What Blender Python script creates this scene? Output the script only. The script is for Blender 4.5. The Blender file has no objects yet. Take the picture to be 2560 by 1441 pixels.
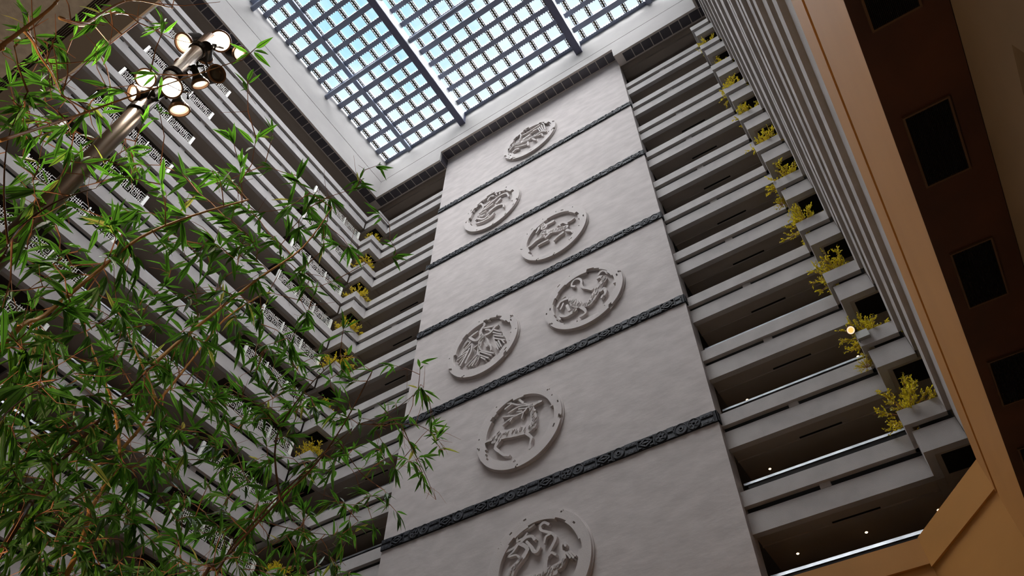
import bpy, math, random
from mathutils import Vector, Matrix
random.seed(7)
C = bpy.context.scene.collection
S = bpy.context.scene
CZ = 1.6                      # eye height; all heights below are measured from the eye

# ------------------------------------------------------------------ camera
F = 1849.2575
R0 = Vector((0.8403847, 0.5418712, 0.0113628))      # image right in the world
R1 = Vector((-0.4231330, 0.6690469, -0.6110113))    # image down in the world
R2 = Vector((-0.3386917, 0.5086766, 0.7915403))     # viewing direction
cam = bpy.data.cameras.new('camera'); cam_o = bpy.data.objects.new('camera', cam); C.objects.link(cam_o)
cam.sensor_fit = 'HORIZONTAL'; cam.sensor_width = 36; cam.lens = F / 2560 * 36
cam.clip_start = 0.05; cam.clip_end = 500
m = Matrix((R0, -R1, -R2)).transposed().to_4x4(); m.translation = Vector((0, 0, CZ))
cam_o.matrix_world = m; S.camera = cam_o

def ray(px, py):
    return R0 * ((px - 1280) / F) + R1 * ((py - 720.5) / F) + R2
def at_y(px, py, Y):
    d = ray(px, py); return d * (Y / d.y)
def at_d(px, py, dist):
    return ray(px, py).normalized() * dist

# ------------------------------------------------------------------ world, sun, exposure
S.view_settings.view_transform = 'Standard'; S.view_settings.look = 'None'
S.view_settings.gamma = 1; S.view_settings.exposure = 0.0; S.view_settings.use_curve_mapping = False
w = bpy.data.worlds.new('sky'); S.world = w; w.use_nodes = True
nt = w.node_tree; nt.nodes.clear()
tc = nt.nodes.new('ShaderNodeTexCoord'); no = nt.nodes.new('ShaderNodeTexNoise')
no.inputs['Scale'].default_value = 5.0; no.inputs['Detail'].default_value = 6; no.inputs['Roughness'].default_value = 0.6
ra = nt.nodes.new('ShaderNodeValToRGB')
ra.color_ramp.elements[0].position = 0.34; ra.color_ramp.elements[0].color = (0.46, 0.80, 0.98, 1)
ra.color_ramp.elements[1].position = 0.52; ra.color_ramp.elements[1].color = (0.80, 0.95, 1.0, 1)
bg = nt.nodes.new('ShaderNodeBackground'); bg.inputs['Strength'].default_value = 1.22
ou = nt.nodes.new('ShaderNodeOutputWorld')
L = nt.links.new
L(tc.outputs['Generated'], no.inputs['Vector']); L(no.outputs['Fac'], ra.inputs['Fac'])
L(ra.outputs['Color'], bg.inputs['Color']); L(bg.outputs['Background'], ou.inputs['Surface'])
def sun(name, direction, strength, angle, col):
    l = bpy.data.lights.new(name, 'SUN'); l.energy = strength; l.angle = math.radians(angle); l.color = col
    o = bpy.data.objects.new(name, l); C.objects.link(o)
    o.rotation_euler = Vector(direction).to_track_quat('-Z', 'Y').to_euler(); o.location = (0, 0, 80)
sun('sun', (-0.14, 0.18, -0.97), 37.0, 90, (1.0, 0.95, 0.93))
pl = bpy.data.lights.new('skylight_portal', 'AREA'); pl.shape = 'RECTANGLE'; pl.size = 26; pl.size_y = 23
pl.cycles.is_portal = True
po = bpy.data.objects.new('skylight_portal', pl); C.objects.link(po); po.location = (-11, 6.4, 51.6 + CZ)
try:
    S.cycles.use_denoising = True; S.cycles.max_bounces = 7; S.cycles.diffuse_bounces = 4
    S.cycles.transparent_max_bounces = 12; S.cycles.glossy_bounces = 2; S.cycles.transmission_bounces = 3
    S.cycles.sample_clamp_indirect = 4; S.cycles.use_adaptive_sampling = True; S.cycles.adaptive_threshold = 0.02
    S.cycles.caustics_reflective = False; S.cycles.caustics_refractive = False
except Exception as e:
    print(e)

# ------------------------------------------------------------------ materials
def mat(name, col, rough=0.8, metal=0.0, var=0.0, scale=3.0, bump=0.0, bscale=30.0, spec=0.3, col2=None, detail=4, stretch=None):
    mt = bpy.data.materials.new(name); mt.use_nodes = True; t = mt.node_tree; b = t.nodes['Principled BSDF']
    b.inputs['Base Color'].default_value = (*col, 1); b.inputs['Roughness'].default_value = rough
    b.inputs['Metallic'].default_value = metal; b.inputs['Specular IOR Level'].default_value = spec
    co = t.nodes.new('ShaderNodeTexCoord'); src = co.outputs['Object']
    if stretch:
        mp = t.nodes.new('ShaderNodeMapping'); mp.inputs['Scale'].default_value = stretch
        t.links.new(src, mp.inputs['Vector']); src = mp.outputs['Vector']
    if var or col2:
        n = t.nodes.new('ShaderNodeTexNoise'); n.inputs['Scale'].default_value = scale; n.inputs['Detail'].default_value = detail
        t.links.new(src, n.inputs['Vector'])
        r = t.nodes.new('ShaderNodeValToRGB'); c2 = col2 or tuple(c * (1 - var) for c in col)
        r.color_ramp.elements[0].position = 0.35; r.color_ramp.elements[0].color = (*c2, 1)
        r.color_ramp.elements[1].position = 0.65; r.color_ramp.elements[1].color = (*col, 1)
        t.links.new(n.outputs['Fac'], r.inputs['Fac']); t.links.new(r.outputs['Color'], b.inputs['Base Color'])
    if bump:
        n2 = t.nodes.new('ShaderNodeTexNoise'); n2.inputs['Scale'].default_value = bscale; n2.inputs['Detail'].default_value = 5
        t.links.new(src, n2.inputs['Vector'])
        bp = t.nodes.new('ShaderNodeBump'); bp.inputs['Strength'].default_value = bump; bp.inputs['Distance'].default_value = 0.02
        t.links.new(n2.outputs['Fac'], bp.inputs['Height']); t.links.new(bp.outputs['Normal'], b.inputs['Normal'])
    return mt
def emis(name, col, st):
    mt = bpy.data.materials.new(name); mt.use_nodes = True; b = mt.node_tree.nodes['Principled BSDF']
    b.inputs['Base Color'].default_value = (*col, 1); b.inputs['Emission Color'].default_value = (*col, 1)
    b.inputs['Emission Strength'].default_value = st; return mt
M = dict(
    plaster=mat('relief_wall_plaster', (0.58, 0.532, 0.518), 0.85, var=0.16, scale=1.1, bump=0.25, bscale=4, detail=8, stretch=(1, 1, 2.2)),
    carve=mat('carved_plaster', (0.58, 0.535, 0.52), 0.85, var=0.05, scale=2, bump=0.25, bscale=25),
    concrete=mat('cast_balcony_stone', (0.50, 0.475, 0.465), 0.85, var=0.14, scale=1.3, bump=0.4, bscale=40, detail=9),
    soffit=mat('taupe_soffit_paint', (0.41, 0.35, 0.30), 0.8, var=0.06, scale=0.6, spec=0.2),
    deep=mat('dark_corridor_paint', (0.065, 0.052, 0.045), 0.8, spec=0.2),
    shadow=mat('black_gap_shade', (0.018, 0.015, 0.013), 0.9, spec=0.1),  # black standing for shade in gaps, also used for vent slots
    steel=mat('brushed_steel', (0.50, 0.52, 0.55), 0.35, 0.9, var=0.35, scale=1.6),
    tile=mat('black_glazed_tile', (0.09, 0.083, 0.10), 0.35, spec=0.5, var=0.25, scale=1.0),
    grout=mat('pale_tile_trim', (0.62, 0.56, 0.52), 0.8),
    cornice=mat('polished_plaster_cornice', (0.40, 0.38, 0.368), 0.75, var=0.10, scale=0.5, detail=8, spec=0.15),
    bronzedark=mat('blackened_bronze', (0.018, 0.019, 0.024), 0.7, spec=0.2),
    bronze=mat('dark_bronze_frieze', (0.062, 0.066, 0.080), 0.65, 0.0, col2=(0.025, 0.027, 0.034), scale=6, bump=0.4, bscale=20, spec=0.3),
    roof=mat('grey_blue_roof_steel', (0.22, 0.25, 0.34), 0.55, 0.1, spec=0.4),
    roofside=mat('lit_beam_side', (0.85, 0.85, 0.85), 0.5, 0.1, var=0.35, scale=0.6, stretch=(1, 1.6, 1)),  # daylight on the beam side put into the pale colour
    mull=mat('grey_mullion', (0.34, 0.34, 0.36), 0.5),
    roofdark=mat('shaded_beam_slate', (0.12, 0.125, 0.19), 0.55),  # shade on the beam underside put into the dark colour
    rope=mat('dark_light_string', (0.10, 0.075, 0.05), 0.6, var=0.4, scale=8),
    orange=mat('warm_tan_lacquered_panel', (0.53, 0.25, 0.066), 0.6, var=0.10, scale=0.8, spec=0.3, detail=6, stretch=(1, 0.3, 1)),
    groove=mat('recessed_rust_groove', (0.16, 0.045, 0.015), 0.7),
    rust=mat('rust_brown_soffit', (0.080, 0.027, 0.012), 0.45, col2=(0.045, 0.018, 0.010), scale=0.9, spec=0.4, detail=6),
    sand=mat('sand_painted_wall', (0.36, 0.26, 0.165), 0.7, var=0.12, scale=0.7),
    umber=mat('umber_reveal', (0.14, 0.075, 0.03), 0.7),
    grille=mat('black_grille_metal', (0.012, 0.011, 0.011), 0.5, 0.3),
    grframe=mat('brown_grille_frame', (0.10, 0.055, 0.03), 0.5),
    white=mat('white_painted_metal', (0.80, 0.80, 0.75), 0.4, spec=0.5),
    beam=mat('charcoal_beam_paint', (0.15, 0.14, 0.14), 0.7, var=0.1, scale=1),
    greysoff=mat('grey_brown_speckled_ceiling', (0.38, 0.375, 0.39), 0.8, var=0.2, scale=14, bump=0.2, bscale=60),
    black=mat('black_lamp_enamel', (0.02, 0.018, 0.018), 0.35, 0.3, spec=0.5),
    pole=mat('dark_bronze_pole', (0.13, 0.08, 0.05), 0.3, 0.6, var=0.3, scale=3, stretch=(6, 6, 0.6)),
    copper=mat('copper_lamp_rim', (0.35, 0.20, 0.12), 0.35, 0.8),
    lens=emis('lit_lamp_lens', (1.0, 0.93, 0.80), 14.0),
    reflhot=emis('blazing_lamp_reflector', (1.0, 0.88, 0.72), 2.6),
    reflon=emis('glowing_lamp_reflector', (1.0, 0.84, 0.64), 0.9),
    lensdim=emis('dim_lamp_lens', (1.0, 0.86, 0.68), 2.2),
    lensoff=mat('unlit_lamp_lens', (0.10, 0.09, 0.08), 0.15, 0.5, spec=0.7),
    dl=emis('downlight_glow', (1.0, 0.62, 0.32), 7.0),
    spotglow=emis('amber_spot_lens', (1.0, 0.45, 0.12), 1.3),
    cane=mat('golden_bamboo_cane', (0.72, 0.40, 0.15), 0.5, col2=(0.50, 0.25, 0.09), scale=12, spec=0.4),
    darkcane=mat('brown_bamboo_cane', (0.14, 0.065, 0.03), 0.55, col2=(0.08, 0.04, 0.02), scale=10),
    twig=mat('red_brown_twig', (0.34, 0.16, 0.085), 0.7),
    marble=mat('cream_marble_floor', (0.22, 0.18, 0.14), 0.3, var=0.2, scale=1.0),
    soil=mat('dark_planter_soil', (0.05, 0.035, 0.025), 0.95),
    ochre=mat('ochre_cove_glow', (0.42, 0.34, 0.18), 0.8),  # warm cove light put into a wall colour; not assigned
    greybox=mat('grey_junction_box', (0.42, 0.42, 0.40), 0.4, 0.4),
    doorm=mat('dark_room_glass', (0.02, 0.025, 0.022), 0.25, spec=0.6),
)
def leafmat(name, col, tr, lo=0.3):
    mt = bpy.data.materials.new(name); mt.use_nodes = True; t = mt.node_tree; b = t.nodes['Principled BSDF']
    out = t.nodes['Material Output']
    b.inputs['Roughness'].default_value = 0.45; b.inputs['Specular IOR Level'].default_value = 0.35
    tl = t.nodes.new('ShaderNodeBsdfTranslucent'); mx = t.nodes.new('ShaderNodeMixShader'); mx.inputs[0].default_value = 0.45
    gi = t.nodes.new('ShaderNodeNewGeometry'); n = t.nodes.new('ShaderNodeValToRGB')
    t.links.new(gi.outputs['Random Per Island'], n.inputs['Fac'])
    e = n.color_ramp.elements; e[0].position = 0.0; e[0].color = (*[c * lo for c in col], 1)
    e[1].position = 0.97; e[1].color = (*col, 1)
    k = n.color_ramp.elements.new(0.99); k.color = (0.25, 0.2, 0.11, 1)
    t.links.new(n.outputs['Color'], b.inputs['Base Color'])
    mu = t.nodes.new('ShaderNodeMixRGB'); mu.blend_type = 'MULTIPLY'; mu.inputs[0].default_value = 1; mu.inputs[2].default_value = (*tr, 1)
    t.links.new(n.outputs['Color'], mu.inputs[1]); t.links.new(mu.outputs[0], tl.inputs['Color'])
    t.links.new(b.outputs[0], mx.inputs[1]); t.links.new(tl.outputs[0], mx.inputs[2]); t.links.new(mx.outputs[0], out.inputs['Surface'])
    return mt
M['leaf'] = leafmat('bamboo_leaf_green', (0.060, 0.145, 0.034), (3.0, 3.6, 1.0))
M['midrib'] = mat('dark_leaf_midrib', (0.012, 0.05, 0.012), 0.5)
M['yellow'] = leafmat('yellow_shrub_leaf', (0.84, 0.70, 0.05), (1.1, 1.1, 0.6), 0.7)
gl = bpy.data.materials.new('skylight_glass'); gl.use_nodes = True; t = gl.node_tree; t.nodes.clear()
o_ = t.nodes.new('ShaderNodeOutputMaterial'); a_ = t.nodes.new('ShaderNodeBsdfTransparent'); g_ = t.nodes.new('ShaderNodeBsdfGlossy')
a_.inputs[0].default_value = (0.95, 0.98, 1, 1); g_.inputs['Roughness'].default_value = 0.05
x_ = t.nodes.new('ShaderNodeMixShader'); x_.inputs[0].default_value = 0.06
t.links.new(a_.outputs[0], x_.inputs[1]); t.links.new(g_.outputs[0], x_.inputs[2]); t.links.new(x_.outputs[0], o_.inputs['Surface'])
M['glass'] = gl
gd = bpy.data.materials.new('smoked_rail_glass'); gd.use_nodes = True; t = gd.node_tree; t.nodes.clear()
o_ = t.nodes.new('ShaderNodeOutputMaterial'); a_ = t.nodes.new('ShaderNodeBsdfTransparent'); g_ = t.nodes.new('ShaderNodeBsdfGlossy')
a_.inputs[0].default_value = (0.25, 0.25, 0.25, 1); g_.inputs['Roughness'].default_value = 0.05
x_ = t.nodes.new('ShaderNodeMixShader'); x_.inputs[0].default_value = 0.07
t.links.new(a_.outputs[0], x_.inputs[1]); t.links.new(g_.outputs[0], x_.inputs[2]); t.links.new(x_.outputs[0], o_.inputs['Surface'])
M['smoke'] = gd

# ------------------------------------------------------------------ object helpers
def tag(o, label=None, cat=None, group=None, kind=None):
    if label: o['label'] = label
    if cat: o['category'] = cat
    if group: o['group'] = group
    if kind: o['kind'] = kind
    return o
def thing(name, loc, label, cat, group=None, rot=0):
    o = bpy.data.objects.new(name, None); o.empty_display_size = 0.2; C.objects.link(o)
    o.location = (loc[0], loc[1], loc[2] + CZ); o.rotation_euler = (0, 0, rot)
    o['base'] = [float(v) for v in loc]
    return tag(o, label, cat, group)
def struct_root(name, loc):
    o = bpy.data.objects.new(name, None); C.objects.link(o); o.location = (loc[0], loc[1], loc[2] + CZ)
    o['base'] = [float(v) for v in loc]; o['kind'] = 'structure'; return o
class MB:
    def __init__(s): s.v = []; s.f = []; s.mi = []; s.cur = 0
    def quad(s, a, b, c, d):
        n = len(s.v); s.v += [tuple(a), tuple(b), tuple(c), tuple(d)]; s.f.append((n, n+1, n+2, n+3)); s.mi.append(s.cur)
    def box(s, x0, x1, y0, y1, z0, z1):
        if x0 > x1: x0, x1 = x1, x0
        if y0 > y1: y0, y1 = y1, y0
        if z0 > z1: z0, z1 = z1, z0
        n = len(s.v)
        s.v += [(x, y, z) for z in (z0, z1) for y in (y0, y1) for x in (x0, x1)]
        for f in ((0,2,3,1),(4,5,7,6),(0,1,5,4),(2,6,7,3),(0,4,6,2),(1,3,7,5)):
            s.f.append(tuple(n+i for i in f)); s.mi.append(s.cur)
        return s
    def bar(s, a, b, w_, h_, up=(0,0,1)):
        a = Vector(a); b = Vector(b); d = (b-a).normalized(); u = Vector(up)
        if abs(d.dot(u)) > 0.98: u = Vector((1,0,0))
        r = d.cross(u).normalized(); u = r.cross(d)
        n = len(s.v)
        for p in (a, b):
            for (i, j) in ((-1,-1),(1,-1),(1,1),(-1,1)):
                s.v.append(tuple(p + r*(i*w_/2) + u*(j*h_/2)))
        for f in ((0,3,2,1),(4,5,6,7),(0,1,5,4),(1,2,6,5),(2,3,7,6),(3,0,4,7)):
            s.f.append(tuple(n+i for i in f)); s.mi.append(s.cur)
    def tube(s, pts, radii, k=8, cap=True):
        pts = [Vector(p) for p in pts]; n0 = len(s.v); N = len(pts); u = None
        for i, p in enumerate(pts):
            d = (pts[min(i+1, N-1)] - pts[max(i-1, 0)]).normalized()
            if u is None:
                u = d.orthogonal().normalized()
            u = (u - d*u.dot(d)).normalized(); v = d.cross(u)
            r = radii[i] if hasattr(radii, '__len__') else radii
            for j in range(k):
                a = 2*math.pi*j/k; s.v.append(tuple(p + (u*math.cos(a) + v*math.sin(a))*r))
        for i in range(N-1):
            for j in range(k):
                a = n0+i*k+j; b = n0+i*k+(j+1) % k; s.f.append((a, b, b+k, a+k)); s.mi.append(s.cur)
        if cap:
            s.f.append(tuple(n0+j for j in reversed(range(k)))); s.mi.append(s.cur)
            s.f.append(tuple(n0+(N-1)*k+j for j in range(k))); s.mi.append(s.cur)
    def lathe(s, prof, origin, axis, k=24, cap0=True, cap1=True):
        ax = Vector(axis).normalized(); u = ax.orthogonal().normalized(); v = ax.cross(u); o = Vector(origin); n0 = len(s.v)
        for (h, r) in prof:
            for j in range(k):
                a = 2*math.pi*j/k; s.v.append(tuple(o + ax*h + (u*math.cos(a)+v*math.sin(a))*max(r, 1e-4)))
        N = len(prof)
        for i in range(N-1):
            for j in range(k):
                a = n0+i*k+j; b = n0+i*k+(j+1) % k; s.f.append((a, b, b+k, a+k)); s.mi.append(s.cur)
        if cap0: s.f.append(tuple(n0+j for j in reversed(range(k)))); s.mi.append(s.cur)
        if cap1: s.f.append(tuple(n0+(N-1)*k+j for j in range(k))); s.mi.append(s.cur)
    def build(s, name, material, parent=None, base=None, smooth=False, label=None, kind=None):
        me = bpy.data.meshes.new(name)
        if parent is not None: b = Vector(parent['base'])
        elif base is not None: b = Vector(base)
        else:
            xs = [v[0] for v in s.v]; ys = [v[1] for v in s.v]; zs = [v[2] for v in s.v]
            b = Vector(((min(xs)+max(xs))/2, (min(ys)+max(ys))/2, min(zs)))
        me.from_pydata([(v[0]-b.x, v[1]-b.y, v[2]-b.z) for v in s.v], [], s.f); me.validate()
        ms = material if isinstance(material, (list, tuple)) else [material]
        for m_ in ms: me.materials.append(M[m_])
        if len(ms) > 1: me.polygons.foreach_set('material_index', s.mi[:len(me.polygons)])
        if smooth: me.polygons.foreach_set('use_smooth', [True]*len(me.polygons))
        me.update()
        o = bpy.data.objects.new(name, me); C.objects.link(o)
        o['base'] = [b.x, b.y, b.z]
        if parent is not None: o.parent = parent
        else: o.location = (b.x, b.y, b.z + CZ)
        if label: o['label'] = label
        if kind: o['kind'] = kind
        return o
def copy_tree(o, parent=None):
    c = o.copy(); C.objects.link(c)
    if parent is not None: c.parent = parent
    for ch in list(o.children): copy_tree(ch, c)
    return c

# ------------------------------------------------------------------ the shell
T = lambda k: 16.38 + 3.0*k            # top of parapet k
KT = 9
XL, XR, YB, YF = -23.64, 1.57, 18.4, 17.35
XP0, XP1 = -17.80, -4.21
YP = 18.2
GZ = -CZ
MB().box(-32, 9, -6, 24, GZ-0.3, GZ).build('floor', 'marble', kind='structure')
MB().box(XP0, XP1, YP, 18.95, GZ, 47.08).build('wall_back', 'plaster', base=(-11, 18.2, GZ), kind='structure')
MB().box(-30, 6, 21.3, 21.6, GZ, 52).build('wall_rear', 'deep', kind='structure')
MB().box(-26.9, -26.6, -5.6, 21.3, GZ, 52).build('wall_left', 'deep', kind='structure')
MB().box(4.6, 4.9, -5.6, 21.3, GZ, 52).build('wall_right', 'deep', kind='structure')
MB().box(-27, 5, -5.9, -5.6, GZ, 52).build('wall_front', 'concrete', kind='structure')

# ---- cornice round the skylight
ZC, ZS = 45.87, 50.5
XC0, XC1, YC = -23.39, 1.37, 17.38
cb = MB()
# fascia pieces: two storeys of plaster with a groove between them
def fas(z0, z1, off):
    cb.box(XC0-0.35, XC0-off, -5.2, YC+0.35, z0, z1)
    cb.box(XC1+off, XC1+0.35, -5.2, YC+0.35, z0, z1)
    cb.box(XC0-0.35, XC1+0.35, -5.2, -4.8, z0, z1)
    zz = max(z0, 47.08)
    cb.box(XC0-off, XP0, YC+off, YC+0.35, z0, z1); cb.box(XP1-0.02, XC1+off, YC+off, YC+0.35, z0, z1)
    if z1 > zz: cb.box(XP0, XP1-0.02, YC+off, YC+0.35, zz, z1)
fas(ZC, 48.04, 0); fas(48.10, ZS, 0); 
cb.build('trim_1', 'cornice', base=(-11, YC, ZC), kind='structure')
cb = MB(); fas(48.04, 48.10, 0.06); cb.build('trim_2', 'shadow', base=(-11, YC, 48), kind='structure')
# soffit carrying the tile row
sb = MB()
sb.box(XC0, XP0-0.02, YC+0.003, YP+0.02, ZC-0.006, ZC+0.3); sb.box(XP1+0.02, XC1, YC+0.003, YP+0.02, ZC-0.006, ZC+0.3)
sb.box(XC0-0.82, XC0-0.003, -5.2, YP+0.02, ZC-0.006, ZC+0.3); sb.box(XC1+0.003, XC1+0.82, -5.2, YP+0.02, ZC-0.006, ZC+0.3)
sb.box(XP0, XP1, YC+0.003, YP, 47.074, 47.35)
sb.build('trim_3', 'grout', base=(-11, YC, ZC), kind='structure')
tb = MB(); tp = 0.645
y0, y1 = YC+0.14, YP-0.08
n = int((XC1-XP1)/tp)
for i in range(n+1):
    x = XC1+0.7-i*tp
    if x-tp > XP1: tb.box(x-tp+0.05, x, y0, y1, ZC-0.020, ZC+0.05)
x = XP0-0.04
while x-tp > XC0-0.85: tb.box(x-tp+0.05, x, y0, y1, ZC-0.020, ZC+0.05); x -= tp
x = XP1-0.03
while x > XP0+0.05: tb.box(max(x-tp+0.05, XP0+0.02), x, y0, y1, 47.08-0.020, 47.13); x -= tp
y = y0-0.03
while y > -5: tb.box(XC0-0.14-0.60, XC0-0.14, y-tp+0.05, y, ZC-0.020, ZC+0.05); tb.box(XC1+0.14, XC1+0.74, y-tp+0.05, y, ZC-0.020, ZC+0.05); y -= tp
z = ZC+0.04
tb.box(XP0-0.012, XP0+0.03, y0, YP, ZC+0.03, 46.45); tb.box(XP0-0.012, XP0+0.03, y0, YP, 46.49, 47.05)
tb.build('trim_4', 'tile', base=(-11, YC, ZC), kind='structure')
# ceilings of the top corridors
ob = MB()
ob.box(XP1, 4.6, YP+0.02, 21.3, 46.15, 46.4); ob.box(-26.6, XP0, YP+0.02, 21.3, 46.15, 46.4)
ob.box(-26.6, XC0-0.82, -5.6, YP+0.02, 46.15, 46.4); ob.box(XC1+0.82, 4.6, -5.6, YP+0.02, 46.15, 46.4)
ob.box(XP1, 4.6, YP+0.5, YP+1.1, 45.95, 46.15); ob.box(-26.6, XP0, YP+0.5, YP+1.1, 45.95, 46.15)
ob.build('ceiling', 'soffit', base=(-11, 0, 46.15), kind='structure')
rb = MB()   # roof round the opening
rb.box(-27, XC0-0.35, -5.9, 21.6, ZS+0.3, ZS+0.6); rb.box(XC1+0.35, 5, -5.9, 21.6, ZS+0.3, ZS+0.6)
rb.box(XC0-0.35, XC1+0.35, YC+0.35, 21.6, ZS+0.3, ZS+0.6); rb.box(XC0-0.35, XC1+0.35, -5.9, -5.2, ZS+0.3, ZS+0.6)
rb.build('trim_5', 'grout', base=(-11, 0, ZS+0.3), kind='structure')

# ------------------------------------------------------------------ balconies
class W:
    """(u, d, z): u along the wall, d away from the atrium."""
    def __init__(s, side): s.side = side
    def box(s, mb, u0, u1, d0, d1, z0, z1):
        if s.side == 'left': mb.box(XL-d1, XL-d0, u0, u1, z0, z1)
        elif s.side == 'right': mb.box(XR+d0, XR+d1, u0, u1, z0, z1)
        else: mb.box(u0, u1, YB+d0, YB+d1, z0, z1)
        return mb
ORD = ['topmost', 'second from the top', 'third from the top', 'fourth from the top', 'fifth from the top', 'sixth from the top',
       'seventh from the top', 'eighth from the top', 'ninth from the top', 'tenth from the top', 'eleventh from the top',
       'twelfth from the top', 'thirteenth from the top']
def rail(side, a, b, t_):
    r = MB(); prof = [(0.53, t_+0.55), (0.565, t_+0.655), (0.60, t_+0.655), (0.60, t_+0.55)]
    def P(u, d, z): return (XL-d, u, z) if side == 'left' else ((XR+d, u, z) if side == 'right' else (u, YB+d, z))
    for i in range(4):
        p, q = prof[i], prof[(i+1) % 4]; r.quad(P(a, *p), P(b, *p), P(b, *q), P(a, *q))
    r.quad(*[P(a, *p) for p in prof]); r.quad(*[P(b, *p) for p in prof])
    return r
def balcony(side, u0, u1, k, brackets, label, group, recess=None, slots=(), rails=None, far=2.95):
    w_ = W(side); t_ = T(k)
    um = (u0+u1)/2
    base = {'left': (XL, um, t_-1.34), 'right': (XR, um, t_-1.34), 'back': (um, YB, t_-1.34)}[side]
    e = thing('balcony', base, label, 'balcony', group)
    B = lambda *a: w_.box(MB(), *a)
    B(u0, u1, 0, 0.17, t_-0.5, t_).build('parapet', 'concrete', e)
    B(u0, u1, 0.10, 0.32, t_-1.34, t_-0.68).build('fascia', 'concrete', e)
    B(u0, u1, 0.33, 0.40, t_-1.2, t_-0.02).build('slot_shade_panel', 'shadow', e)  # black panel added for the shade seen through the slot
    for b in brackets:
        B(b-0.15, b+0.15, 0.10, 0.32, t_-0.67, t_-0.49).build('bracket', 'concrete', e)
    s = MB(); w_.box(s, u0, u1, 0.32, 0.62, t_-1.24, t_-1.0)
    if recess:
        last = u0
        for (a, b) in recess:
            w_.box(s, last, a, 0.62, far, t_-1.21, t_-1.0); w_.box(s, a, b, 1.6, far, t_-1.21, t_-1.0); last = b
        w_.box(s, last, u1, 0.62, far, t_-1.21, t_-1.0)
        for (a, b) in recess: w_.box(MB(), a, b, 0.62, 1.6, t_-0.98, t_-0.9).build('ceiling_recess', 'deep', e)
    else:
        w_.box(s, u0, u1, 0.62, 0.90, t_-1.24, t_-1.0); w_.box(s, u0, u1, 0.90, 0.95, t_-1.29, t_-1.0); w_.box(s, u0, u1, 0.95, far, t_-1.22, t_-1.0)
    s.build('soffit', 'soffit', e)
    for (a, b) in slots:
        B(a, b, 0.82, 0.89, t_-1.25, t_-1.22).build('air_slot', 'shadow', e)
    for (a, b) in (rails or [(u0+0.05, u1-0.05)]):
        rail(side, a, b, t_).build('handrail', 'steel', e)
        B(a, b, 0.57, 0.58, t_-0.4, t_+0.55).build('glass_panel', 'smoke', e)
    return e
LR = [(0.9, 5.45), (12.85, 17.15)]
for i, k in enumerate(range(KT, -3, -1)):
    o_ = ORD[i]
    balcony('left', -5.2, YF, k, [y for y in [12.95-2.55*j for j in range(6)]] + [15.5],
            'long pale stone balcony on the left wall, %s' % o_, 'balconies of the left wall',
            recess=LR if k < 9 else None, rails=[(5.55, 12.8)] if k < 9 else [(-5.2, 17)])
    balcony('right', -5.2, YF, k, [],
            'long stone balcony on the right wall seen nearly end on, %s' % o_, 'balconies of the right wall')
    balcony('back', XL+1.04-0.12, XP0, k, [-20.05], 'short stone balcony between left corner and carved wall, %s' % o_,
            'balconies left of the carved wall', slots=[(-20.6, -19.3)] if k < 8 else ())
    balcony('back', XP1, XR-1.05+0.12, k, [-1.93], 'short stone balcony between carved wall and right corner, %s' % o_,
            'balconies right of the carved wall', slots=[(-2.2, -0.9)] if k < 8 else ())
    # corner bays
    for side in (('left', 'right') if k > -2 else ()):
        t_ = T(k); t0 = t_-1.34
        xi, xo, sg = (XL, XL+1.04, 1) if side == 'left' else (XR, XR-1.05, -1)
        e = thing('planter_bay', ((xi+xo)/2, 17.9, t0), 'square stone planter bay stepping out of the %s corner, %s' % (side, o_), 'planter', 'planter bays of the %s corner' % side)
        p = MB(); p.box(xi, xo, YF, YF+0.17, t_-0.5, t_); p.box(xo-sg*0.17, xo, YF+0.17, YB+0.17, t_-0.5, t_); p.build('parapet', 'concrete', e)
        xq = xo-sg*0.10
        p = MB(); p.box(xi-sg*0.10, xq, YF+0.10, YF+0.32, t0, t_-0.66); p.box(xq-sg*0.22, xq, YF+0.32, YB+0.32, t0, t_-0.66); p.build('fascia', 'concrete', e)
        p = MB(); p.box(xi-sg*0.1, xo-sg*0.33, YF+0.33, YF+0.40, t_-1.2, t_-0.16); p.box(xo-sg*0.33, xo-sg*0.40, YF+0.40, YB+0.4, t_-1.2, t_-0.16); p.build('slot_shade_panel', 'shadow', e)  # same black panel for the slot shade, round the bay
        p = MB(); p.box(xo-sg*0.32, xo-sg*0.10, YB-0.25, YB+0.3, t_-0.67, t_-0.49); p.build('bracket', 'concrete', e)
        p = MB(); p.box(xi-sg*2.9, xo-sg*0.32, YF+0.32, 21.2, t0+0.02, t_-1.0); p.box(xo-sg*0.32, xo-sg*0.10, YB+0.32, 21.2, t0+0.05, t_-1.0); p.build('soffit', 'soffit', e)
        rx = sorted((xo-sg*-0.0 - sg*0.45, xo-sg*1.25))
        MB().box(rx[0], rx[1], 17.78, 18.60, t0-0.012, t0+0.03).build('recess_shade_plate', 'shadow', e)  # flat black plate standing for the shade of a ceiling recess
        MB().box(xi-sg*0.1, xo-sg*0.42, YF+0.41, YB+0.3, t_-0.55, t_-0.2).build('soil', 'soil', e)

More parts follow.
